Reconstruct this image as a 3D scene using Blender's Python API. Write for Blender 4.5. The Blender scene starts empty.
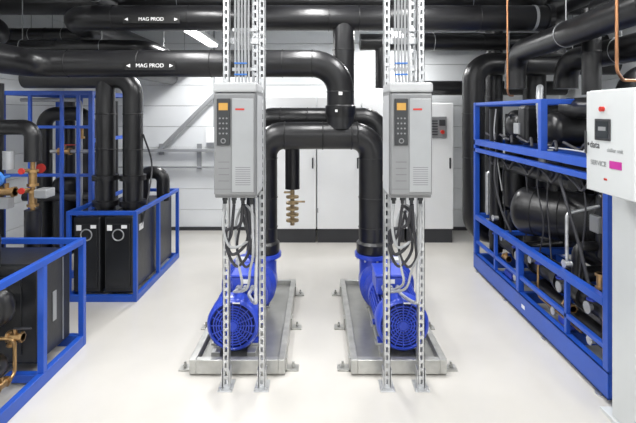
import bpy, bmesh, math, random
from mathutils import Vector, Matrix
random.seed(4)
V=Vector
# ---------------------------------------------------------------- materials
def mat(name,col,rough=.5,metal=0.0,ns=0,amt=.0,bump=0.0,bs=None,emit=0,spec=.5,coat=0):
    m=bpy.data.materials.new(name); m.use_nodes=True
    nt=m.node_tree; b=nt.nodes['Principled BSDF']
    b.inputs['Base Color'].default_value=(*col,1); b.inputs['Roughness'].default_value=rough
    b.inputs['Metallic'].default_value=metal; b.inputs['Specular IOR Level'].default_value=spec
    b.inputs['Coat Weight'].default_value=coat
    tc=nt.nodes.new('ShaderNodeTexCoord')
    n=nt.nodes.new('ShaderNodeTexNoise'); n.inputs['Scale'].default_value=ns or 6; n.inputs['Detail'].default_value=4
    nt.links.new(tc.outputs['Object'],n.inputs['Vector'])
    a=amt or .05
    r=nt.nodes.new('ShaderNodeValToRGB'); r.color_ramp.elements[0].position=.3; r.color_ramp.elements[1].position=.7
    r.color_ramp.elements[0].color=tuple(max(0,c*(1-a)) for c in col)+(1,)
    r.color_ramp.elements[1].color=tuple(min(1,c*(1+a)) for c in col)+(1,)
    nt.links.new(n.outputs['Fac'],r.inputs['Fac']); nt.links.new(r.outputs['Color'],b.inputs['Base Color'])
    if bump:
        n2=nt.nodes.new('ShaderNodeTexNoise'); n2.inputs['Scale'].default_value=bs or 60
        nt.links.new(tc.outputs['Object'],n2.inputs['Vector'])
        bp=nt.nodes.new('ShaderNodeBump'); bp.inputs['Strength'].default_value=bump; bp.inputs['Distance'].default_value=.01
        nt.links.new(n2.outputs['Fac'],bp.inputs['Height']); nt.links.new(bp.outputs['Normal'],b.inputs['Normal'])
    if emit:
        b.inputs['Emission Color'].default_value=(*col,1); b.inputs['Emission Strength'].default_value=emit
    return m
M={}
M['floor']=mat('epoxy_floor',(.585,.565,.525),.20,0,1.5,.05,.02,3,spec=.5)
M['wall']=mat('cladding_white',(.76,.78,.79),.45,0,2,.03)
M['gap']=mat('seam_dark',(.16,.16,.17),.8)
M['ceil']=mat('ceiling_metal',(.66,.68,.70),.5,0,2,.04)
M['rub']=mat('black_rubber_insulation',(.008,.008,.009),.33,0,8,.25,.22,9)
M['rub2']=mat('black_rubber_band',(.004,.004,.005),.5)
M['blk']=mat('black_insulated_panel',(.014,.015,.017),.33,0,5,.2,.1,20)
M['blue']=mat('blue_frame_paint',(.014,.075,.42),.35,0,5,.1)
M['mblue']=mat('motor_blue_paint',(.028,.062,.46),.28,0,9,.1,.05,80)
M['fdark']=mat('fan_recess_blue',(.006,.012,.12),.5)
M['galv']=mat('galvanised_steel',(.60,.61,.62),.38,.75,25,.15,.05,60)
M['ss']=mat('skid_steel',(.46,.46,.44),.32,.65,12,.15,.05,40)
M['dtray']=mat('drip_tray',(.36,.36,.34),.3,.6,5,.15)
M['drive']=mat('drive_grey',(.21,.215,.22),.45,0,9,.04)
M['dlite']=mat('drive_light_grey',(.45,.46,.47),.45,0,9,.04)
M['lcp']=mat('keypad_dark',(.03,.032,.035),.4)
M['disp']=mat('display_amber',(.45,.25,.05),.4,emit=.2)
M['white']=mat('cabinet_white',(.82,.83,.83),.38,0,3,.02)
M['pgrey']=mat('panel_light_grey',(.58,.60,.60),.4,0,3,.02)
M['plinth']=mat('plinth_dark',(.035,.036,.04),.5)
M['brass']=mat('brass',(.40,.25,.11),.35,.85,20,.2)
M['bronze']=mat('dull_brass',(.42,.31,.17),.4,.4,30,.3)
M['cop']=mat('copper',(.50,.24,.12),.3,.9,12,.15)
M['cab']=mat('cable_grey',(.40,.41,.42),.5)
M['cabd']=mat('cable_dark',(.03,.03,.035),.5)
M['txt']=mat('label_white',(.80,.80,.80),.5)
M['lbl']=mat('label_black',(.006,.006,.006),.35)
M['red']=mat('red_plastic',(.50,.03,.02),.4)
M['mag']=mat('magenta_sticker',(.45,.03,.27),.4)
M['scr']=mat('hmi_screen',(.03,.035,.04),.2)
M['lamp']=mat('lamp_tube',(1,1,1),.5,emit=7)
M['gauge']=mat('gauge_blue',(.05,.2,.6),.4)
M['duct']=mat('duct_grey',(.36,.37,.38),.4,.4)
# ---------------------------------------------------------------- builders
def empty(name):
    o=bpy.data.objects.new(name,None); bpy.context.scene.collection.objects.link(o); o.empty_display_size=.1
    return o
def fillet(P,R,n=9):
    P=[V(p) for p in P]; out=[P[0]]
    for i in range(1,len(P)-1):
        a,b,c=P[i-1],P[i],P[i+1]; d1=(b-a).normalized(); d2=(c-b).normalized()
        th=d1.angle(d2)
        if th<.02: out.append(b); continue
        t=min(R*math.tan(th/2),(b-a).length*.49 if i>1 else (b-a).length*.98,(c-b).length*.49 if i<len(P)-2 else (c-b).length*.98)
        r=t/math.tan(th/2); ax=d1.cross(d2).normalized(); n1=ax.cross(d1).normalized()
        p1=b-d1*t; ce=p1+n1*r
        for k in range(n+1):
            out.append(ce+Matrix.Rotation(th*k/n,3,ax)@(p1-ce))
    out.append(P[-1]); return out
def catmull(P,n=8):
    P=[V(p) for p in P]; Q=[P[0]*2-P[1]]+P+[P[-1]*2-P[-2]]; out=[]
    for i in range(1,len(Q)-2):
        for k in range(n):
            t=k/n; a,b,c,d=Q[i-1],Q[i],Q[i+1],Q[i+2]
            out.append(.5*((2*b)+(c-a)*t+(2*a-5*b+4*c-d)*t*t+(-a+3*b-3*c+d)*t**3))
    out.append(P[-1]); return out
class Part:
    def __init__(s,parent,name,m):
        s.bm=bmesh.new(); s.p=parent; s.n=name; s.m=m
    def __enter__(s): return s
    def __exit__(s,*a):
        if a[0] is None: s.done()
    def box(s,x0,x1,y0,y1,z0,z1,bev=0,rot=None):
        c=V(((x0+x1)/2,(y0+y1)/2,(z0+z1)/2)); mt=Matrix.Translation(c)
        if rot: mt=mt@rot.to_4x4()
        mt=mt@Matrix.Diagonal((abs(x1-x0),abs(y1-y0),abs(z1-z0),1))
        g=bmesh.ops.create_cube(s.bm,size=1,matrix=mt)
        if bev:
            es=list({e for v in g['verts'] for e in v.link_edges})
            bmesh.ops.bevel(s.bm,geom=es,offset=bev,segments=2,profile=.5,affect='EDGES')
        return s
    def sweep(s,pts,rad,seg=20,caps=True):
        n=len(pts); rad=rad if isinstance(rad,(list,tuple)) else [rad]*n
        T=[]
        for i in range(n):
            a=pts[max(i-1,0)]; b=pts[min(i+1,n-1)]; d=(b-a)
            T.append(d.normalized() if d.length>1e-9 else (T[-1] if T else V((0,0,1))))
        up=V((0,0,1)) if abs(T[0].z)<.9 else V((1,0,0))
        u=T[0].cross(up).normalized(); rings=[]
        for i in range(n):
            if i: u=(u-T[i]*u.dot(T[i])).normalized()
            w=T[i].cross(u)
            rings.append([s.bm.verts.new(pts[i]+(u*math.cos(2*math.pi*k/seg)+w*math.sin(2*math.pi*k/seg))*rad[i]) for k in range(seg)])
        for i in range(n-1):
            for k in range(seg):
                f=s.bm.faces.new((rings[i][k],rings[i][(k+1)%seg],rings[i+1][(k+1)%seg],rings[i+1][k])); f.smooth=True
        if caps:
            s.bm.faces.new(list(reversed(rings[0]))); s.bm.faces.new(rings[-1])
        return s
    def tube(s,P,r,bend=.15,seg=24): return s.sweep(fillet(P,bend),r,seg)
    def wire(s,P,r,seg=8): return s.sweep(catmull(P),r,seg)
    def cyl(s,a,b,r,r2=None,seg=24):
        return s.sweep([V(a),V(b)],[r,r if r2 is None else r2],seg)
    def lathe(s,o,d,prof,seg=28):
        o=V(o); d=V(d).normalized(); up=V((0,0,1)) if abs(d.z)<.9 else V((1,0,0))
        u=d.cross(up).normalized(); w=d.cross(u); R=[]
        for t,r in prof:
            R.append([s.bm.verts.new(o+d*t+(u*math.cos(2*math.pi*k/seg)+w*math.sin(2*math.pi*k/seg))*max(r,.0005)) for k in range(seg)])
        for i in range(len(R)-1):
            for k in range(seg):
                f=s.bm.faces.new((R[i][k],R[i][(k+1)%seg],R[i+1][(k+1)%seg],R[i+1][k])); f.smooth=True
        s.bm.faces.new(list(reversed(R[0]))); s.bm.faces.new(R[-1]); return s
    def ring(s,c,d,R,r,seg=32,sg=8):
        c=V(c); d=V(d).normalized(); up=V((0,0,1)) if abs(d.z)<.9 else V((1,0,0))
        u=d.cross(up).normalized(); w=d.cross(u); G=[]
        for k in range(seg):
            e=u*math.cos(2*math.pi*k/seg)+w*math.sin(2*math.pi*k/seg)
            G.append([s.bm.verts.new(c+e*(R+r*math.cos(2*math.pi*j/sg))+d*r*math.sin(2*math.pi*j/sg)) for j in range(sg)])
        for k in range(seg):
            for j in range(sg):
                f=s.bm.faces.new((G[k][j],G[k][(j+1)%sg],G[(k+1)%seg][(j+1)%sg],G[(k+1)%seg][j])); f.smooth=True
        return s
    def capsule(s,a,b,r,seg=28):
        a=V(a);b=V(b);L=(b-a).length; pr=[]
        for k in range(7):
            t=k/6*math.pi/2; pr.append((r*.6*(1-math.cos(t)),r*math.sin(t)))
        pr2=[(L-t,q) for t,q in reversed(pr)]
        return s.lathe(a,b-a,pr+pr2,seg)
    def frame(s,x0,x1,y0,y1,z0,z1,t,bt=None):
        b=bt or t
        for x in (x0,x1-t):
            for y in (y0,y1-t): s.box(x,x+t,y,y+t,z0,z1,.003)
            s.box(x,x+t,y0+t,y1-t,z1-t,z1,.003); s.box(x,x+t,y0+t,y1-t,z0,z0+b,.003)
        for y in (y0,y1-t):
            s.box(x0+t,x1-t,y,y+t,z1-t,z1,.003); s.box(x0+t,x1-t,y,y+t,z0,z0+b,.003)
        return s
    def done(s):
        bmesh.ops.recalc_face_normals(s.bm,faces=s.bm.faces)
        for e in s.bm.edges:
            if e.calc_face_angle(0)>.65: e.smooth=False
        me=bpy.data.meshes.new(s.n); s.bm.to_mesh(me); s.bm.free(); me.materials.append(M[s.m])
        o=bpy.data.objects.new(s.n,me); bpy.context.scene.collection.objects.link(o)
        if s.p: o.parent=s.p
        return o
def text(parent,name,body,loc,rot,size,m):
    c=bpy.data.curves.new(name,'FONT'); c.body=body; c.size=size; c.align_x='CENTER'; c.align_y='CENTER'; c.extrude=.0005
    t=bpy.data.objects.new(name+'_c',c); bpy.context.scene.collection.objects.link(t)
    bpy.context.view_layer.update()
    me=bpy.data.meshes.new_from_object(t.evaluated_get(bpy.context.evaluated_depsgraph_get()))
    bpy.data.objects.remove(t); me.materials.clear(); me.materials.append(M[m])
    o=bpy.data.objects.new(name,me); bpy.context.scene.collection.objects.link(o)
    o.location=loc; o.rotation_euler=rot; o.parent=parent; return o
# ---------------------------------------------------------------- room shell
XL,XR,YB,YF,H=-3.7,3.5,6.55,-2.6,3.2
with Part(None,'floor','floor') as p: p.box(XL-.2,XR+.2,YF-.2,YB+.2,-.1,0)
with Part(None,'ceiling','ceil') as p:
    p.box(XL-.2,XR+.2,YF-.2,YB+.2,H+.04,H+.12)
    x=XL
    while x<XR:
        p.box(x,x+.16,YF,YB,H,H+.04); x+=.3
def clad(name,axis,c,a0,a1,z1,sgn):
    e=empty(name)
    with Part(e,'backing','gap') as p:
        if axis=='y': p.box(a0,a1,c+sgn*.06,c+sgn*.1,0,z1)
        else: p.box(c+sgn*.06,c+sgn*.1,a0,a1,0,z1)
    with Part(e,'panels','wall') as p:
        z=0
        while z<z1-.02:
            zt=min(z+.297,z1)
            if axis=='y': p.box(a0,a1,min(c,c+sgn*.06),max(c,c+sgn*.06),z,zt,.003)
            else: p.box(min(c,c+sgn*.06),max(c,c+sgn*.06),a0,a1,z,zt,.003)
            z+=.302
clad('wall_back','y',YB,XL,XR,H,1); clad('wall_front','y',YF,XL,XR,H,-1)
clad('wall_left','x',XL,YF,YB,H,-1); clad('wall_right','x',XR,YF,YB,H,1)
with Part(None,'baseboard_back','plinth') as p: p.box(XL,XR,YB-.015,YB-.001,0,.05)
# ---------------------------------------------------------------- strut racks with drives
def strut(p,x,y,z0,z1):
    w=.0205; d=.041; t=.0035
    p.box(x-w,x-w+t,y,y+d,z0,z1); p.box(x+w-t,x+w,y,y+d,z0,z1)
    p.box(x-w,x-.0075,y+d-t,y+d,z0,z1); p.box(x+.0075,x+w,y+d-t,y+d,z0,z1)
    p.box(x-w,x-.0075,y,y+t,z0,z1); p.box(x+.0075,x+w,y,y+t,z0,z1)
    z=z0
    while z<z1-.03:
        p.box(x-.0075,x+.0075,y,y+t,z,z+.02); z+=.05
def drive(xl):
    x0,x1=xl,xl+.238; z0,z1=1.235,1.885; y0,y1=2.50,2.785
    e=empty('frequency_drive')
    with Part(e,'housing','drive') as p: p.box(x0,x1,y0+.035,y1,z0,z1-.02,.008)
    with Part(e,'front_cover','drive') as p:
        p.box(x0+.004,x1-.004,y0,y0+.034,z0+.02,z1-.06,.01)
    with Part(e,'top_cover','dlite') as p: p.box(x0-.003,x1+.003,y0+.004,y1-.01,z1-.055,z1,.012)
    with Part(e,'side_trim','dlite') as p:
        p.box(x1,x1+.004,y0+.04,y1-.02,z0+.02,z1-.07,.001)
        p.box(x0-.004,x0,y0+.04,y1-.02,z0+.02,z1-.07,.001)
    with Part(e,'front_panel_raised','duct') as p:
        p.box(x0+.105,x1-.012,y0-.006,y0,z0+.04,z1-.09,.003)
    with Part(e,'keypad','lcp') as p: p.box(x0+.022,x0+.096,y0-.012,y0,z0+.30,z1-.09,.004)
    with Part(e,'display','disp') as p: p.box(x0+.034,x0+.084,y0-.015,y0-.0125,z1-.155,z1-.115)
    with Part(e,'buttons','drive') as p:
        for r in range(4):
            for c in range(3):
                p.cyl((x0+.04+c*.019,y0-.016,z1-.20-r*.028),(x0+.04+c*.019,y0-.011,z1-.20-r*.028),.005,seg=10)
        p.ring((x0+.059,y0-.013,z1-.325),(0,1,0),.012,.003,16,6)
    with Part(e,'logo','red') as p: p.box(x0+.125,x0+.175,y0-.008,y0-.006,z1-.155,z1-.145)
    with Part(e,'cover_lines','gap') as p:
        p.box(x0+.008,x1-.008,y0-.001,y0+.003,z0+.055,z0+.058)
        for k in range(4):
            p.box(x0+.03,x0+.09,y0-.001,y0+.002,z0+.10+k*.035,z0+.104+k*.035)
        for k in range(9): p.box(x0+.125,x1-.03,y0-.0065,y0-.0055,z0+.08+k*.012,z0+.083+k*.012)
    with Part(e,'cable_glands','lcp') as p:
        for k in range(4): 
            p.cyl((x0+.04+k*.052,2.63,z0-.03),(x0+.04+k*.052,2.63,z0+.002),.016,seg=12)
            p.cyl((x0+.04+k*.052,2.63,z0-.05),(x0+.04+k*.052,2.63,z0-.03),.011,seg=12)
    return e
def rack(xa,xb,xm):
    e=empty('strut_support_rack')
    with Part(e,'uprights','galv') as p:
        for x in (xa,xb): strut(p,x,2.80,.006,H)
        strut(p,xm,2.86,1.9,H)
    with Part(e,'base_plates','galv') as p:
        for x in (xa,xb):
            p.box(x-.045,x+.045,2.76,2.885,.0,.006,.001)
            p.box(x-.026,x-.0215,2.79,2.85,.006,.12); p.box(x+.0215,x+.026,2.79,2.85,.006,.12)
            for s in(-.035,.035): p.cyl((x+s,2.775,.006),(x+s,2.775,.02),.007,seg=6)
    with Part(e,'cross_rails','galv') as p:
        for z in (1.28,1.80,2.15): p.box(xa-.02,xb+.02,2.842,2.858,z,z+.041,.002)
    with Part(e,'cable_ladder','galv') as p:
        for k in range(5):
            z=1.98+k*.25; p.box(xa+.03,xb-.03,2.842,2.852,z,z+.02)
    with Part(e,'cable_clips','gauge') as p:
        for z in (1.95,2.02): p.box(xa+.05,xa+.13,2.808,2.814,z,z+.010,.002)
    with Part(e,'riser_cables','cab') as p:
        xs=[xa+.055+i*.021 for i in range(5)]
        for i,x in enumerate(xs):
            p.wire([(x,2.825,3.18),(x+.002,2.825,2.8),(x-.002,2.824,2.3),(x,2.826,1.99),(x+.004,2.81,1.90)],.0085 if i%2 else .0065,8)
    return e
rack(-.573,-.35,-.40); rack(.43,.643,.60)
drive(-.583); drive(.402)
def cables(xo,xm,s):
    e=empty('motor_cable_bundle')
    tx=xm+s*.06
    with Part(e,'grey_cables','cab') as p:
        p.wire([(xo+.04,2.63,1.18),(xo+.03,2.62,1.05),(xo+.07,2.66,.92),(xo+.17,2.74,.95),(xo+.19,2.745,1.08),(xo+.13,2.75,1.15),(xo+.08,2.75,1.02),(xo+.10,2.74,.8),(xo+.12,2.745,.68),(tx,2.95,.56),(tx,3.13,.485)],.008)
        p.wire([(xo+.196,2.63,1.18),(xo+.2,2.66,.9),(xo+.17,2.74,.76),(xo+.14,2.8,.62),(tx-.05,3.0,.52),(tx-.05,3.13,.485)],.008)
    with Part(e,'dark_cables','cabd') as p:
        p.wire([(xo+.144,2.63,1.18),(xo+.12,2.66,1.05),(xo+.03,2.71,1.0),(xo+.06,2.72,.86),(xo+.15,2.73,.93),(xo+.16,2.74,1.1),(xo+.12,2.745,1.15)],.010)
        p.wire([(xo+.15,2.63,1.18),(xo+.17,2.68,1.0),(xo+.19,2.72,.84),(xo+.14,2.735,.78),(xo+.09,2.74,.9),(xo+.13,2.74,1.12)],.008)
        p.wire([(xo+.092,2.63,1.18),(xo+.07,2.66,1.0),(xo+.03,2.72,.9),(xo+.09,2.74,.78),(xo+.17,2.73,.9),(xo+.12,2.72,1.12)],.009)
    with Part(e,'conduit','galv') as p:
        p.wire([(xo+.21,2.735,1.2),(xo+.21,2.74,.9),(xo+.205,2.74,.65),(xo+.2,2.76,.55),(tx+.05,3.0,.50),(tx+.05,3.13,.485)],.012,10)
cables(-.583,-.57,1); cables(.402,.57,-1)
# ---------------------------------------------------------------- circulation pumps on skids
def pump(xc,s):
    e=empty('circulation_pump')
    x0,x1=(-.84,-.215) if s<0 else (.215,.84)
    y0,y1=2.93,4.36
    with Part(e,'base_frame','ss') as p:
        for x,o in ((x0,1),(x1,-1)):
            w0,w1=sorted((x,x+o*.045)); p.box(w0,w1,y0,y1,.012,.105,.004)
        for y,o in ((y0,1),(y1,-1)):
            w0,w1=sorted((y,y+o*.045)); p.box(x0+.045,x1-.045,w0,w1,.012,.104,.004)
        for x in (xc-.15,xc+.09): p.box(x,x+.06,y0+.10,4.0,.06,.10,.003)
        for y in (3.12,3.39,3.72): p.box(xc-.17,xc+.17,y,y+.06,.10,.118,.002)
    with Part(e,'mounting_lugs','ss') as p:
        for y in (2.98,3.55,4.2):
            for x,o in ((x0,-1),(x1,1)):
                a,b=sorted((x,x+o*.085)); p.box(a,b,y,y+.07,.0,.012,.001); p.box(*sorted((x,x+o*.01)),y,y+.07,.0,.09)
                p.cyl((x+o*.05,y+.035,0.012),(x+o*.05,y+.035,.05),.008,seg=8)
                p.cyl((x+o*.05,y+.035,0.02),(x+o*.05,y+.035,.03),.015,seg=6)
    with Part(e,'drip_tray','dtray') as p:
        p.box(x0+.04,x1-.04,y0+.04,y1-.04,.05,.062)
    zc=.292; R=.176
    with Part(e,'motor_body','mblue') as p:
        p.cyl((xc,3.12,zc),(xc,3.50,zc),R-.035,seg=36)
        for k in range(40):
            a=2*math.pi*k/40; c=V((xc+math.cos(a)*(R-.025),3.30,zc+math.sin(a)*(R-.025)))
            p.box(c.x-.022,c.x+.022,3.12,3.48,c.z-.0028,c.z+.0028,0,Matrix.Rotation(-a,3,'Y'))
        p.lathe((xc,3.46,zc),(0,1,0),[(0,R),(.02,R+.005),(.05,R+.005),(.055,R-.01),(.12,R-.04),(.18,R-.02),(.19,R+.015),(.22,R+.015)],36)
    with Part(e,'fan_cover','mblue') as p:
        n=40; pr=[(.13,R+.002),(.03,R+.002),(.008,R-.008),(0,R-.022),(.012,R-.030)]
        o=V((xc,3.00,zc)); G=[]
        for t,r in pr: G.append([p.bm.verts.new(o+V((math.cos(2*math.pi*k/n)*r,t,math.sin(2*math.pi*k/n)*r))) for k in range(n)])
        for i in range(len(pr)-1):
            for k in range(n):
                f=p.bm.faces.new((G[i][k],G[i][(k+1)%n],G[i+1][(k+1)%n],G[i+1][k])); f.smooth=True
        for r in (.038,.056,.074,.092,.110,.128): p.ring((xc,3.006,zc),(0,1,0),r,.0048,36,6)
        for k in range(16):
            a=math.pi*k/8; c=V((xc+math.cos(a)*.086,3.006,zc+math.sin(a)*.086))
            p.box(c.x-.060,c.x+.060,3.002,3.010,c.z-.003,c.z+.003,0,Matrix.Rotation(-a,3,'Y'))
        p.cyl((xc,2.998,zc),(xc,3.014,zc),.03)
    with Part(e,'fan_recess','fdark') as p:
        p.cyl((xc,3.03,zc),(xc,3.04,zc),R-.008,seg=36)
    with Part(e,'motor_feet','mblue') as p:
        for y in (3.15,3.42):
            for q in (-1,1):
                p.box(xc+q*.12-.035,xc+q*.12+.035,y-.03,y+.03,.118,.136,.003)
                p.box(xc+q*.11-.012,xc+q*.11+.012,y-.025,y+.025,.13,.24,.003)
    tx=xc-s*.06
    with Part(e,'terminal_box','mblue') as p:
        p.box(tx-.10,tx+.10,3.17,3.42,zc+R-.04,zc+R+.085,.014)
    with Part(e,'terminal_box_lid','mblue') as p:
        p.box(tx-.105,tx+.105,3.165,3.425,zc+R+.085,zc+R+.105,.008)
    with Part(e,'terminal_glands','duct') as p:
        for k in range(3): p.cyl((tx-.05+k*.05,3.13,zc+R+.02),(tx-.05+k*.05,3.17,zc+R+.02),.016,seg=12)
    with Part(e,'warning_sticker','txt') as p: p.box(tx-.03,tx+.03,3.163,3.1645,zc+R+.045,zc+R+.075)
    px=-.46 if s<0 else .46
    with Part(e,'volute_casing','mblue') as p:
        p.lathe((xc,3.67,zc),(0,1,0),[(0,.15),(.02,.20),(.05,.225),(.18,.225),(.21,.18),(.24,.10),(.29,.085),(.295,.14),(.32,.14)],36)
        p.box(xc-.12,xc+.12,3.74,3.86,.118,zc-.08,.01)
        p.cyl((px,3.81,zc),(px,3.81,.52),.11); p.cyl((px,3.81,.505),(px,3.81,.535),.15)
    with Part(e,'seal_housing','galv') as p:
        p.cyl((xc+s*.05,3.60,zc+.10),(xc+s*.05,3.60,zc+.24),.02); p.box(xc+s*.05-.035,xc+s*.05+.035,3.56,3.64,zc+.22,zc+.26,.004)
    with Part(e,'flange_bolts','galv') as p:
        for k in range(8):
            a=2*math.pi*k/8+.2; p.cyl((px+.13*math.cos(a),3.81+.13*math.sin(a),.485),(px+.13*math.cos(a),3.81+.13*math.sin(a),.505),.01,seg=6)
    with Part(e,'rating_plate','txt') as p: p.box(xc+.0,xc+.05,2.9965,2.999,zc+.150,zc+.158)
pump(-.57,-1); pump(.57,1)
# ---------------------------------------------------------------- main insulated pipework
e=empty('discharge_pipe_header')
with Part(e,'insulated_u_header','rub') as p:
    p.tube([(-.46,3.81,.536),(-.46,3.81,1.52),(.46,3.81,1.52),(.46,3.81,.536)],.115,.17)
    p.tube([(-2.42,1.0,2.13),(-2.42,3.81,2.13),(.19,3.81,2.13),(.19,3.81,1.58)],.115,.24)
    p.lathe((.19,3.81,1.78),(0,0,-1),[(0,.115),(.01,.128),(.07,.128),(.17,.09),(.2,.09)])
    for x in (-.46,.46): p.lathe((x,3.81,.537),(0,0,1),[(0,.13),(.015,.135),(.08,.135),(.1,.115)])
with Part(e,'insulation_seams','rub2') as p:
    for x in (-2.1,-1.5,-.9,-.3,-.05): p.ring((x,3.81,2.13),(1,0,0),.1155,.004)
    for x in (-.28,.04,.33,.28): p.ring((x,3.81,1.52),(1,0,0),.1155,.005)
    for x in (-.46,.46):
        for z in (1.33,1.0,.75): p.ring((x,3.81,z),(0,0,1),.1155,.004)
    p.ring((.19,3.81,1.89),(0,0,1),.1155,.005)
def label(e,x,y,z,r,txt,L=.42):
    with Part(e,'label_band','lbl') as p:
        p.box(x-L/2,x+L/2,y-r-.004,y-r+.012,z-.035,z+.035)
    with Part(e,'label_arrows','txt') as p:
        for s in (-1,1):
            cx=x+s*(L/2-.035)
            a=[p.bm.verts.new(V((cx+s*.018,y-r-.005,z))),p.bm.verts.new(V((cx-s*.014,y-r-.005,z+.014))),p.bm.verts.new(V((cx-s*.014,y-r-.005,z-.014)))]
            p.bm.faces.new(a)
    text(e,'label_text',txt,(x,y-r-.005,z),(math.pi/2,0,0),.045,'txt')
label(e,-1.38,3.81,2.10,.115,'MAG PROD')
with Part(e,'flow_marker','txt') as p:
    p.box(.17,.20,3.81-.118,3.81-.1145,1.86,1.89); p.box(.14,.16,3.81-.131,3.81-.12,1.72,1.74)
e=empty('suction_pipe_header')
with Part(e,'insulated_header','rub') as p:
    p.tube([(-.57,4.0,.292),(-.57,4.22,.292),(-.57,4.22,1.66),(.57,4.22,1.66),(.57,4.22,.292),(.57,4.0,.292)],.10,.15)
    p.tube([(.24,4.22,1.6),(.24,4.22,2.60)],.10)
    p.tube([(-2.35,6.45,2.60),(-2.35,4.22,2.60),(2.15,4.22,2.60)],.118,.24)
    p.tube([(-.24,4.22,1.62),(-.24,4.22,1.0)],.068)
    p.cyl((2.12,4.22,2.60),(2.17,4.22,2.60),.13)
with Part(e,'insulation_seams','rub2') as p:
    for x in (-1.9,-1.2,-.5,.1,.38,.9,1.5): p.ring((x,4.22,2.60),(1,0,0),.1185,.004)
    for x in (-.35,-.1,.35): p.ring((x,4.22,1.66),(1,0,0),.1005,.004)
    for z in (1.95,2.3): p.ring((.24,4.22,z),(0,0,1),.1005,.004)
with Part(e,'pipe_clamp','duct') as p: p.lathe((2.0,4.22,2.60),(1,0,0),[(0,.121),(.025,.121)])
with Part(e,'drain_valve','bronze') as p:
    p.cyl((-.24,4.22,.66),(-.24,4.22,1.0),.02)
    for k in range(5): p.lathe((-.24,4.22,.94-k*.055),(0,0,-1),[(0,.03),(.006,.06),(.024,.06),(.03,.03)],18)
    p.box(-.32,-.24,4.20,4.24,.96,.975,.003); p.box(-.26,-.12,4.17,4.19,.88,.895,.003)
label(e,-1.52,4.22,2.565,.118,'MAG PROD',.52)
def pipe(e,paths,ringsp=(),hang=1):
    with Part(e,'insulation','rub') as p:
        for P,r,b in paths: p.tube(P,r,b)
    with Part(e,'seams','rub2') as p:
        for c,a,r in ringsp: p.ring(c,a,r,.004)
        if not ringsp: 
            P,r,b=paths[0]; P=[V(q) for q in P]; p.ring((P[0]+P[1])/2,P[1]-P[0],r,.004)
    if hang:
        with Part(e,'hanger_rods','duct') as p:
            P,r,b=paths[0]; P=[V(q) for q in P]
            for i in range(len(P)-1):
                d=P[i+1]-P[i]
                if abs(d.z)<.15 and d.length>.8 and P[i].z>2.2:
                    for f in (.3,.75):
                        c=P[i]+d*f; p.cyl((c.x,c.y,c.z+r-.005),(c.x,c.y,H-.001),.005,seg=8); p.ring(c,d,r+.002,.003,24,6)
E=empty('overhead_pipework')
pipe(E,[([(-3.6,4.9,2.92),(3.4,4.9,2.92)],.14,.1)])
pipe(E,[([(-2.95,1.0,2.45),(-2.95,4.2,2.45),(-3.6,4.2,2.45)],.14,.2)])
pipe(E,[([(-3.6,5.6,2.38),(-2.62,5.6,2.38),(-2.62,6.5,2.38)],.10,.2)])
pipe(E,[([(-1.75,.6,2.97),(-1.75,4.6,2.97)],.10,.2)])
pipe(E,[([(-3.3,3.3,2.84),(-2.1,3.3,2.84),(-2.1,4.55,2.84)],.08,.2)])
pipe(E,[([(-3.6,4.65,2.395),(-1.78,4.65,2.395),(-1.78,6.45,2.395)],.072,.16)])
pipe(E,[([(-3.6,5.25,2.62),(-2.75,5.25,2.62),(-2.75,6.5,2.62)],.08,.16)])
pipe(E,[([(.5,5.35,2.55),(3.4,5.35,2.55)],.10,.2),([(.75,5.35,2.55),(.75,5.35,2.0)],.07,.1)])
pipe(E,[([(3.4,5.15,2.27),(1.78,5.15,2.27),(1.78,5.15,.35),(2.3,5.15,.35)],.125,.2)],[((1.78,5.15,1.7),(0,0,1),.1255),((1.78,5.15,1.2),(0,0,1),.1255),((2.3,5.15,2.27),(1,0,0),.1255)])
pipe(E,[([(2.12,5.42,2.9),(2.12,5.42,1.0)],.10,.2)],[((2.12,5.42,1.9),(0,0,1),.10)])
pipe(E,[([(2.62,5.45,2.5),(2.62,5.45,0)],.13,.2)],[((2.62,5.45,1.95),(0,0,1),.13)])
pipe(E,[([(1.95,.8,2.42),(1.95,4.45,2.30),(1.95,4.45,1.95)],.10,.2)])
pipe(E,[([(2.45,1.2,2.22),(2.45,4.45,2.22),(2.45,4.45,1.95)],.11,.2)])
pipe(E,[([(2.4,1.2,2.80),(2.4,4.6,2.80),(2.4,4.6,2.3)],.12,.2)])
pipe(E,[([(1.5,.8,2.95),(1.5,4.6,2.95)],.09,.2)])
pipe(E,[([(3.4,4.0,2.05),(2.75,4.0,2.05),(2.75,4.0,.0)],.10,.2)])
pipe(E,[([(2.2,3.62,2.55),(2.2,3.62,1.86)],.07,.2),([(2.2,3.0,2.55),(2.2,3.62,2.55),(3.4,3.62,2.55)],.07,.12)])
pipe(E,[([(1.3,6.2,2.05),(3.4,6.2,2.05)],.10,.2),([(1.3,6.2,2.70),(3.4,6.2,2.70)],.11,.2)])
e=empty('cable_tray')
with Part(e,'tray','duct') as p:
    p.box(-3.6,3.3,5.63,5.635,3.0,3.06); p.box(-3.6,3.3,5.83,5.835,3.0,3.06)
    k=-3.5
    while k<3.3: p.box(k,k+.03,5.635,5.83,3.0,3.01); k+=.25
    for x in (-3,-1,1.9,3): p.box(x,x+.02,5.63,5.635,3.06,H); p.box(x,x+.02,5.83,5.835,3.06,H)
with Part(e,'cables','cabd') as p:
    for i in range(4): p.cyl((-3.6,5.67+i*.04,3.03),(3.3,5.67+i*.04,3.03),.016,seg=10)
e=empty('wall_brace_pipe')
with Part(e,'brace','duct') as p: p.cyl((-2.3,6.46,1.15),(-1.35,6.46,2.1),.03)
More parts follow.
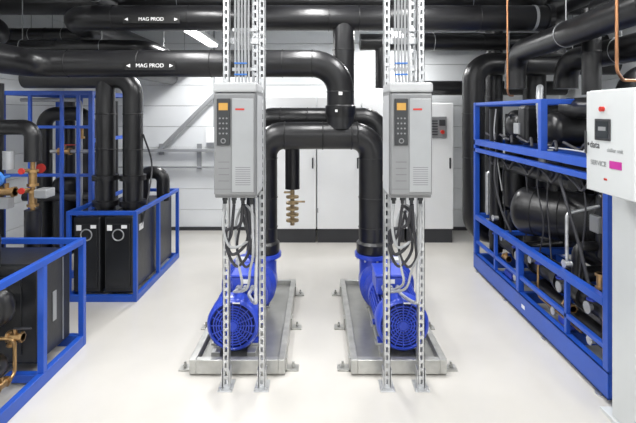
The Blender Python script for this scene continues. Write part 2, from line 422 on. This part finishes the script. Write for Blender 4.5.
with Part(e,'wall_rail','duct') as p: p.box(-3.0,-1.3,6.42,6.5,1.15,1.19,.003); p.box(-3.0,-1.3,6.42,6.5,.92,.94,.003); p.box(-1.75,-1.69,6.5,6.549,.9,1.26); p.box(-2.3,-2.24,6.5,6.549,1.1,1.26); p.box(-1.38,-1.32,6.48,6.549,2.0,2.15)
e=empty('wall_junction_box')
with Part(e,'housing','white') as p: p.box(-1.60,-1.40,6.40,6.549,1.28,1.5,.006)
with Part(e,'conduit','duct') as p: p.cyl((-1.5,6.5,1.5),(-1.5,6.5,3.15),.012)
# ---------------------------------------------------------------- electrical cabinets
def cabinet(x0,x1,z1,doors,ex=0):
    e=empty('electrical_cabinet'); y0,y1=5.9,6.4
    with Part(e,'carcass','white') as p: p.box(x0+.004,x1-.004,y0+.022,y1,.18,z1,.005)
    with Part(e,'plinth','plinth') as p: p.box(x0+.012,x1-.012,y0+.03,y1-.02,0,.18)
    w=(x1-x0)/doors
    with Part(e,'doors','white') as p:
        for i in range(doors): p.box(x0+i*w+.006,x0+(i+1)*w-.006,y0,y0+.02,.19,z1-.01,.004)
    with Part(e,'handles','plinth') as p:
        for i in range(doors):
            hx=x0+(i+1)*w-.05 if i%2==0 else x0+i*w+.05
            p.box(hx-.010,hx+.010,y0-.02,y0,.98,1.12,.004)
    with Part(e,'hinges','duct') as p:
        for z in (.4,1.6): p.box(x0+.004,x0+.018,y0-.006,y0,z,z+.06)
    if ex:
        with Part(e,'vent_box','drive') as p:
            p.box(x1-.34,x1-.10,y0-.03,y0,1.38,1.66,.006)
        with Part(e,'louvres','plinth') as p:
            for k in range(6): p.box(x1-.32,x1-.22,y0-.035,y0-.03,1.42+k*.035,1.435+k*.035)
            p.box(x1-.2,x1-.12,y0-.034,y0-.03,1.54,1.62)
        with Part(e,'isolator','red') as p: p.cyl((x1-.16,y0-.06,1.46),(x1-.16,y0-.03,1.46),.025,seg=16)
    return e
cabinet(-.74,-.02,1.92,1); cabinet(-.015,.57,1.92,1); cabinet(.575,1.15,1.86,1); cabinet(1.155,1.78,1.84,1,1)
# ---------------------------------------------------------------- left near heat-exchanger skid
def valve(p,c,ax,r):
    c=V(c); a=V(ax).normalized()
    p.cyl(c-a*r*2.2,c+a*r*2.2,r,seg=14); p.cyl(c-a*r*2.2,c-a*r*1.5,r*1.4,seg=6); p.cyl(c+a*r*1.5,c+a*r*2.2,r*1.4,seg=6)
    p.cyl(c,c+V((0,0,r*2.2)),r*.5,seg=8)
def lever(p,c,r,d=(1,0,0)):
    c=V(c)+V((0,0,r*2.3)); d=V(d); q=c+d*r*4
    p.box(min(c.x,q.x)-r*.35,max(c.x,q.x)+r*.35,min(c.y,q.y)-r*.35,max(c.y,q.y)+r*.35,c.z-.004,c.z+.004,.002)
e=empty('heat_exchanger_skid')
with Part(e,'frame','blue') as p:
    p.frame(-2.7,-1.72,2.30,3.34,0,.79,.04,.08)
    p.box(-1.76,-1.72,2.82,2.86,.08,.75,.003); p.box(-2.65,-1.77,2.82,2.87,.02,.07,.003)
with Part(e,'insulated_exchanger','blk') as p:
    p.box(-2.6,-1.80,2.89,3.27,.10,.74,.012)
    p.box(-2.2,-1.9,2.88,2.89,.16,.66,.004)
with Part(e,'plate_edges','duct') as p:
    for y in (2.97,3.17): p.box(-1.80,-1.796,y,y+.006,.12,.70)
    p.box(-1.80,-1.795,3.05,3.09,.3,.5)
with Part(e,'insulated_pipes','rub') as p:
    p.tube([(-2.6,2.74,.60),(-1.90,2.74,.60),(-1.90,2.74,.46),(-2.3,2.74,.46)],.05,.06)
    p.tube([(-2.6,2.66,.24),(-1.86,2.66,.24),(-1.86,2.44,.24)],.055,.08)
    p.tube([(-2.3,3.05,.72),(-2.3,3.05,1.05),(-2.65,3.05,1.05),(-2.65,3.05,1.7)],.08,.12)
    p.capsule((-2.05,2.74,.72),(-2.05,2.74,1.0),.10)
with Part(e,'brass_valves','brass') as p:
    valve(p,(-1.83,2.72,.36),(1,0,0),.022); valve(p,(-1.83,2.6,.14),(0,1,0),.022); valve(p,(-1.88,2.76,.33),(0,0,1),.02)
    p.tube([(-2.3,2.7,.36),(-1.82,2.7,.36),(-1.82,2.7,.14),(-1.82,2.4,.14)],.011,.04,8)
with Part(e,'valve_levers','cabd') as p: lever(p,(-1.83,2.72,.36),.022,(1,0,0)); lever(p,(-1.83,2.6,.14),.022,(0,1,0))
e=empty('valve_manifold')
with Part(e,'insulated_legs','rub') as p:
    p.tube([(-2.60,3.6,1.95),(-2.60,3.6,.0)],.075,.1); p.tube([(-2.25,3.55,.0),(-2.25,3.55,.95)],.06,.1)
    p.tube([(-2.25,3.55,1.33),(-2.25,3.55,1.6),(-2.6,3.55,1.6)],.06,.08)
with Part(e,'brass_valves','brass') as p:
    valve(p,(-2.25,3.55,1.2),(0,0,1),.03); valve(p,(-2.25,3.55,1.04),(0,0,1),.03)
    p.cyl((-2.25,3.55,.95),(-2.25,3.55,1.33),.018)
    for z in (1.12,1.27): p.cyl((-2.25,3.42,z),(-2.25,3.5,z),.012)
    valve(p,(-2.42,3.5,1.1),(1,0,0),.03); p.cyl((-2.6,3.5,1.1),(-2.25,3.53,1.1),.015)
with Part(e,'valve_handles','red') as p:
    for z in (1.12,1.27): p.lathe((-2.25,3.42,z),(0,-1,0),[(0,.024),(.012,.024)],16)
with Part(e,'actuator_grey','duct') as p:
    p.box(-2.20,-2.10,3.48,3.6,1.05,1.12,.008); p.cyl((-2.38,3.46,1.28),(-2.38,3.46,1.42),.04)
    p.box(-2.48,-2.36,3.42,3.5,.98,1.06,.006)
with Part(e,'gauges','gauge') as p:
    p.lathe((-2.40,3.36,1.22),(0,-1,0),[(0,.06),(.03,.06)],24); p.cyl((-2.40,3.36,1.22),(-2.40,3.5,1.22),.012)
with Part(e,'gauge_face','txt') as p: p.cyl((-2.40,3.329,1.22),(-2.40,3.326,1.22),.045)
# ---------------------------------------------------------------- left middle skid
e=empty('twin_heat_exchanger_skid')
with Part(e,'frame','blue') as p:
    p.frame(-2.28,-1.64,4.07,5.32,0,.82,.035,.06)
    p.box(-1.675,-1.64,4.65,4.69,.06,.785,.003)
with Part(e,'exchanger_blocks','blk') as p:
    p.box(-2.235,-1.99,4.11,5.2,.07,.76,.012); p.box(-1.95,-1.69,4.11,5.2,.07,.76,.012)
with Part(e,'end_plates','blk') as p:
    for a,b in ((-2.215,-2.01),(-1.925,-1.715)): p.box(a,b,4.098,4.11,.12,.70,.004)
with Part(e,'white_tags','txt') as p:
    for a in (-2.2,-1.92): p.box(a,a+.045,4.094,4.098,.64,.69); p.box(a+.13,a+.18,4.094,4.098,.66,.69)
    p.box(-1.69,-1.687,4.25,4.35,.6,.66,.001)
with Part(e,'port_rings','duct') as p:
    for x in (-2.11,-1.82): p.ring((x,4.096,.60),(0,1,0),.05,.006)
with Part(e,'insulated_risers','rub') as p:
    p.tube([(-2.10,4.45,.74),(-2.10,4.45,2.20),(-2.10,6.45,2.20)],.09,.15)
    p.tube([(-1.83,4.45,.74),(-1.83,4.45,2.05),(-2.9,4.45,2.05)],.095,.16)
    for x in (-2.10,-1.83):
        for z in (.80,1.05): p.lathe((x,4.45,z),(0,0,1),[(0,.125),(.05,.125)])
    p.tube([(-1.95,5.0,.74),(-1.95,5.0,1.05),(-1.72,5.0,1.05),(-1.72,5.0,.74)],.07,.1)
with Part(e,'seams','rub2') as p:
    for x in (-2.10,-1.83):
        for z in (1.35,1.7): p.ring((x,4.45,z),(0,0,1),.094,.005)
with Part(e,'small_hoses','cabd') as p:
    p.wire([(-1.70,4.3,.6),(-1.66,4.4,.9),(-1.7,4.6,1.2),(-1.73,4.45,1.5)],.009)
# ---------------------------------------------------------------- tall left rack
e=empty('piping_rack')
with Part(e,'frame','blue') as p:
    p.frame(-3.3,-2.33,4.65,5.7,0,1.94,.045,.07)
    for x in (-3.0,-2.67,-2.5): p.box(x,x+.03,4.65,4.68,.07,1.90,.002)
    for z in (1.05,1.55): p.box(-3.26,-2.37,4.655,4.685,z,z+.03,.002)
    for z in (.62,1.4): p.box(-2.37,-2.335,4.69,5.66,z,z+.04,.002)
    p.box(-3.0,-2.97,5.66,5.69,.07,1.90,.002); p.box(-2.67,-2.64,5.66,5.69,.07,1.90,.002)
with Part(e,'insulated_pipes','rub') as p:
    p.tube([(-3.1,5.1,.1),(-3.1,5.1,1.7),(-2.6,5.1,1.7),(-2.6,5.1,.1)],.08,.14)
    p.capsule((-2.85,5.1,.1),(-2.85,5.1,1.0),.14)
    p.tube([(-3.2,4.9,.8),(-2.45,4.9,.8)],.05,.1); p.tube([(-2.95,5.35,.1),(-2.95,5.35,1.85)],.06,.1); p.tube([(-2.45,5.4,.1),(-2.45,5.4,1.85)],.05,.1)
with Part(e,'grey_lines','duct') as p:
    p.tube([(-2.56,4.85,.08),(-2.56,4.85,1.85),(-3.2,4.85,1.85)],.022,.06,12)
    p.tube([(-2.85,4.8,1.3),(-2.45,4.8,1.3),(-2.45,5.3,1.3)],.02,.05,12)
with Part(e,'brass_valves','brass') as p:
    valve(p,(-2.7,4.8,1.3),(1,0,0),.03); valve(p,(-2.56,4.85,1.5),(0,0,1),.03)
with Part(e,'valve_levers','red') as p: lever(p,(-2.7,4.8,1.3),.03,(1,0,0)); lever(p,(-2.56,4.85,1.48),.03,(0,-1,0)); p.lathe((-2.95,4.8,1.12),(0,-1,0),[(0,.05),(.015,.05)],16)
# ---------------------------------------------------------------- right chiller skid
e=empty('chiller_skid')
X0,X1,Y0,Y1=1.70,2.62,2.64,4.92
with Part(e,'frame','blue') as p:
    t=.05
    for x in (X0,X1-.05):
        p.box(x,x+.008,Y0,Y1,.03,.19,.001); p.box(x,x+.05,Y0,Y1,.182,.19); p.box(x,x+.05,Y0,Y1,.03,.038)
    for y in (Y0,Y1-.05): p.box(X0+.01,X1-.01,y,y+.05,.03,.18,.002)
    for y in (3.2,3.9,4.4): p.box(X0+.01,X1-.01,y,y+.05,.06,.15,.002)
    for x in (X0,X1-t):
        for y in (Y0,Y1-t): p.box(x,x+t,y,y+t,.19,1.42,.003)
        for y in (3.43,Y1-t): p.box(x,x+t,y,y+t,1.42,1.82,.003)
        p.box(x,x+t,3.82,3.87,.19,.56,.003)
        p.box(x,x+t,Y0,Y1,1.365,1.425,.003); p.box(x,x+t,Y0,Y1,1.29,1.33,.003)
        p.box(x+.005,x+.035,3.43,Y1,1.79,1.82,.003)
        p.box(x,x+t,Y0+t,Y1-t,.56,.61,.003)
        p.box(x+.01,x+.04,Y0+t,Y1-t,.30,.33,.003)
    for y in (Y0,Y1-t):
        for z in (1.37,.57): p.box(X0+t,X1-t,y,y+t,z,z+.05,.003)
    p.box(X0+t,X1-t,3.85,3.9,.5,.55,.003); p.box(X0+t,X1-t,3.43,3.48,1.37,1.42,.003)
    p.box(X0+t,X1-t,4.22,4.26,.56,.60,.003); p.box(X0+t,X1-t,4.22,4.26,1.37,1.41,.003)
    for y in (3.43,Y1-t): p.box(X0+t,X1-t,y,y+t,1.78,1.82,.003)
    for y in (3.1,4.35): p.box(X0+.01,X0+.04,y,y+.03,.19,.56,.002)
with Part(e,'levelling_feet','galv') as p:
    for y in (Y0+.1,3.4,4.1,Y1-.1):
        for x in (X0+.03,X1-.03): p.cyl((x,y,0),(x,y,.035),.012,seg=8); p.cyl((x,y,0),(x,y,.01),.04,seg=16)
VA,VB=V((1.76,4.05,.86)),V((2.34,3.40,.86))
with Part(e,'insulated_vessel','rub') as p:
    p.capsule(VA,VB,.205)
    p.cyl((2.0,3.80,1.0),(2.0,3.80,1.30),.06); p.cyl((2.25,3.53,1.0),(2.25,3.53,1.3),.07)
with Part(e,'upper_vessels','rub') as p:
    p.capsule((1.82,3.62,1.58),(2.58,3.62,1.58),.14); p.capsule((1.80,4.3,1.60),(2.58,4.3,1.60),.14)
    p.tube([(2.0,3.1,1.3),(2.0,3.1,1.75),(2.0,3.6,1.75)],.08,.1)
    p.box(1.82,2.5,3.95,4.12,1.44,1.78,.03)
    p.tube([(1.82,4.6,.3),(1.82,4.6,1.75)],.065); p.tube([(2.45,3.0,.3),(2.45,3.0,1.6),(2.45,3.5,1.6)],.09,.12)
    p.tube([(2.05,4.7,.3),(2.05,4.7,1.7)],.09)
    p.box(2.5,2.56,2.75,4.8,.6,1.3,.01)
    p.capsule((1.95,4.45,.75),(1.95,4.45,1.25),.11)
    p.tube([(1.85,3.25,1.20),(1.85,4.5,1.20)],.05); p.tube([(2.2,2.75,1.22),(2.2,4.7,1.22)],.07)
with Part(e,'compressor_shells','blk') as p:
    for y in (2.95,3.22): p.capsule((2.12,y,.62),(2.12,y,1.16),.115)
    p.capsule((2.3,4.45,.65),(2.3,4.45,1.2),.13)
with Part(e,'compressor_terminal_boxes','duct') as p:
    for y in (2.95,3.22): p.box(1.97,2.01,y-.05,y+.05,.86,.98,.006)
    p.box(1.80,1.84,4.05,4.15,1.52,1.62,.006); p.box(1.84,1.86,3.97,4.02,1.48,1.54,.004)
with Part(e,'lower_pipes','rub') as p:
    p.tube([(1.87,2.75,.44),(1.87,4.75,.44)],.075); p.tube([(2.1,2.75,.30),(2.1,4.8,.30)],.09)
    p.tube([(1.83,2.85,.27),(1.83,3.7,.27),(2.1,3.9,.27)],.06,.1); p.tube([(2.35,2.75,.5),(2.35,4.8,.5)],.09)
    for y in (3.0,3.5,4.2): p.tube([(1.87,y,.44),(2.35,y,.48)],.06)
    for y in (2.8,3.1,3.4,3.8,4.1,4.5): p.lathe((1.87,y,.44),(0,1,0),[(0,.095),(.04,.095)])
    for y in (3.25,4.35,4.62): p.tube([(1.87,y,.44),(1.87,y,.75),(2.05,y,.75)],.035,.06)
with Part(e,'bands','rub2') as p:
    d=(VB-VA)
    for k in (.25,.5,.75): p.ring(VA+d*k,d,.2055,.005)
with Part(e,'blue_stubs','mblue') as p:
    for y in (2.92,3.3,3.62,4.05,4.5):
        p.cyl((1.78,y,.50),(1.78,y,.58),.022,seg=14); p.cyl((1.78,y,.50),(1.78,y,.51),.034,seg=14)
    p.box(1.76,1.84,3.15,3.30,.19,.24,.004); p.box(1.76,1.84,4.1,4.25,.19,.24,.004)
with Part(e,'silver_fittings','galv') as p:
    for y,z in ((2.9,.25),(3.35,.24),(3.72,.50),(4.0,.25),(4.3,.52),(4.66,.30),(3.2,.64),(4.5,.66)):
        p.cyl((1.75,y,z),(1.80,y,z),.022,seg=12); p.cyl((1.745,y,z),(1.752,y,z),.032,seg=6)
    p.tube([(1.77,4.7,.65),(1.77,4.7,1.1),(1.9,4.7,1.1)],.014,.04,10); p.tube([(1.77,3.2,.65),(1.77,3.2,1.0),(2.0,3.2,1.05)],.012,.04,10)
with Part(e,'flexible_hose','duct') as p:
    pts=catmull([(1.86,3.72,1.15),(1.85,3.74,1.6),(1.85,3.76,1.8),(1.90,3.85,1.93),(1.97,4.0,1.8),(1.97,4.05,1.6)],10)
    p.sweep(pts,[.026+.003*(i%2) for i in range(len(pts))],14)
    for y in (2.95,3.3,4.0): p.lathe((1.80,y,.44),(-1,0,0),[(0,.02),(.03,.02),(.032,.04),(.04,.04)],14)
with Part(e,'brass_fittings','brass') as p:
    valve(p,(1.77,2.82,.66),(0,0,1),.022); valve(p,(1.76,3.15,.36),(0,1,0),.022); valve(p,(1.76,4.2,.36),(0,1,0),.022)
    p.tube([(1.78,2.8,.2),(1.78,2.8,1.25),(1.95,2.8,1.25)],.011,.04,8); p.tube([(1.76,3.0,.25),(1.76,3.6,.25),(1.76,3.6,.5)],.009,.04,8)
with Part(e,'small_cables','cabd') as p:
    for k in range(5):
        y=2.9+k*.38
        p.wire([(1.76,y,1.29),(1.75,y+.08,1.2),(1.77,y+.2,1.23),(1.76,y+.33,1.29)],.009)
        p.wire([(1.74,y,1.44),(1.78,y+.1,1.5),(1.8,y+.2,1.46),(1.78,y+.36,1.5)],.011)
    p.wire([(1.76,4.4,1.4),(1.72,4.38,1.1),(1.75,4.3,.8),(1.8,4.2,.6)],.012)
    p.wire([(1.78,3.35,1.3),(1.76,3.2,1.1),(1.8,3.1,.8),(1.82,3.0,.5)],.012,8)
    for k in range(7):
        y=2.85+k*.28+random.uniform(-.05,.05)
        p.wire([(1.80,y,1.30),(1.79,y+random.uniform(-.1,.1),1.1),(1.82,y+random.uniform(-.1,.15),.8),(1.82,y+.05,.52)],.006)
with Part(e,'light_cables','cab') as p:
    p.wire([(1.765,2.75,1.45),(1.77,3.1,1.455),(1.76,3.42,1.45)],.006); p.wire([(1.78,4.5,1.75),(1.77,4.52,1.5),(1.78,4.45,1.2),(1.80,4.4,.95)],.006)
with Part(e,'nameplate','txt') as p: 
    p.box(1.699,1.6995,3.7,3.76,.09,.12)
e=empty('copper_line')
with Part(e,'tube','cop') as p:
    p.tube([(1.66,2.5,3.15),(1.66,2.5,1.95),(1.75,2.58,1.90),(1.84,2.58,1.90)],.009,.04,10)
e=empty('copper_line')
with Part(e,'tube','cop') as p:
    p.tube([(1.60,3.8,3.15),(1.60,3.8,1.9),(1.64,3.86,1.86),(1.69,3.9,1.86)],.008,.05,10)
# ---------------------------------------------------------------- control panel at right
e=empty('control_panel')
with Part(e,'pedestal','pgrey') as p:
    p.box(1.645,1.82,2.18,2.52,.02,1.27,.006); p.box(1.63,1.84,2.16,2.60,0,.02,.002); p.box(1.645,1.82,2.18,2.40,1.27,1.8,.006)
with Part(e,'enclosure','pgrey') as p: p.box(1.47,1.645,2.06,2.44,1.30,1.835,.006)
with Part(e,'door','pgrey') as p: p.box(1.452,1.469,2.065,2.435,1.305,1.83,.004)
with Part(e,'screen_bezel','plinth') as p: p.box(1.446,1.452,2.23,2.355,1.575,1.685,.003)
with Part(e,'screen','scr') as p: p.box(1.444,1.446,2.245,2.34,1.587,1.673)
with Part(e,'screen_readout','duct') as p: p.box(1.4435,1.444,2.26,2.32,1.625,1.645)
with Part(e,'estop','red') as p:
    p.cyl((1.452,2.29,1.735),(1.435,2.29,1.735),.013,seg=16); p.box(1.4505,1.452,2.26,2.285,1.375,1.385)
with Part(e,'sticker','mag') as p: p.box(1.450,1.452,2.15,2.24,1.44,1.478)
with Part(e,'logo_plate','plinth') as p: p.cyl((1.452,2.415,1.55),(1.450,2.415,1.55),.008,seg=12); p.box(1.44,1.452,2.428,2.434,1.5,1.62,.002)
text(e,'maker_text','data',(1.4505,2.36,1.548),(math.pi/2,0,-math.pi/2),.05,'plinth')
text(e,'sub_text','chiller unit',(1.4505,2.20,1.53),(math.pi/2,0,-math.pi/2),.028,'duct')
text(e,'sub_text2','SERVICE',(1.4505,2.33,1.455),(math.pi/2,0,-math.pi/2),.036,'duct')
# ---------------------------------------------------------------- lights
LK=.54
def tube_light(x,y0,y1,z,pw):
    e=empty('fluorescent_light')
    with Part(e,'housing','pgrey') as p: p.box(x-.07,x+.07,y0,y1,z,z+.05,.008)
    with Part(e,'diffuser','lamp') as p: p.box(x-.055,x+.055,y0+.03,y1-.03,z-.03,z-.001,.008)
    with Part(e,'hanger','galv') as p:
        for y in (y0+.35,y1-.15): p.cyl((x,y,z+.05),(x,y,H),.004,seg=6)
    l=bpy.data.lights.new('tube_lamp','AREA'); l.shape='RECTANGLE'; l.size=.12; l.size_y=y1-y0-.1; l.energy=pw*LK; l.color=(1,.995,.99)
    o=bpy.data.objects.new('tube_lamp',l); bpy.context.scene.collection.objects.link(o); o.location=(x,(y0+y1)/2,z-.035); o.parent=e
tube_light(-1.40,4.85,6.05,2.62,75)
tube_light(.95,5.1,6.2,2.72,85)
for x in (-2.3,0,2.3):  # unseen fixtures behind the camera, added to light surfaces from the front
    tube_light(x,-1.6,-.3,3.05,80)
tube_light(-1.2,.5,1.9,3.05,65); tube_light(1.0,.5,1.9,3.05,65)  # unseen pair above the camera side, also added for frontal light
tube_light(-.05,2.9,4.0,3.05,60); tube_light(.9,3.0,4.0,3.05,45); tube_light(-1.2,2.5,3.7,3.05,60)
tube_light(2.9,2.6,3.9,2.9,75); tube_light(-3.3,2.0,3.1,3.0,45)
w=bpy.data.worlds.new('world'); bpy.context.scene.world=w; w.use_nodes=True
w.node_tree.nodes['Background'].inputs[0].default_value=(.8,.85,.9,1); w.node_tree.nodes['Background'].inputs[1].default_value=.3
# ---------------------------------------------------------------- camera
c=bpy.data.cameras.new('camera'); co=bpy.data.objects.new('camera',c); bpy.context.scene.collection.objects.link(co)
co.location=(0,0,1.72); co.rotation_euler=(math.pi/2,0,0)
c.sensor_width=36; c.lens=36*450/636; c.shift_y=-99.5/636; c.clip_start=.02
bpy.context.scene.camera=co
bpy.context.scene.view_settings.view_transform='Standard'
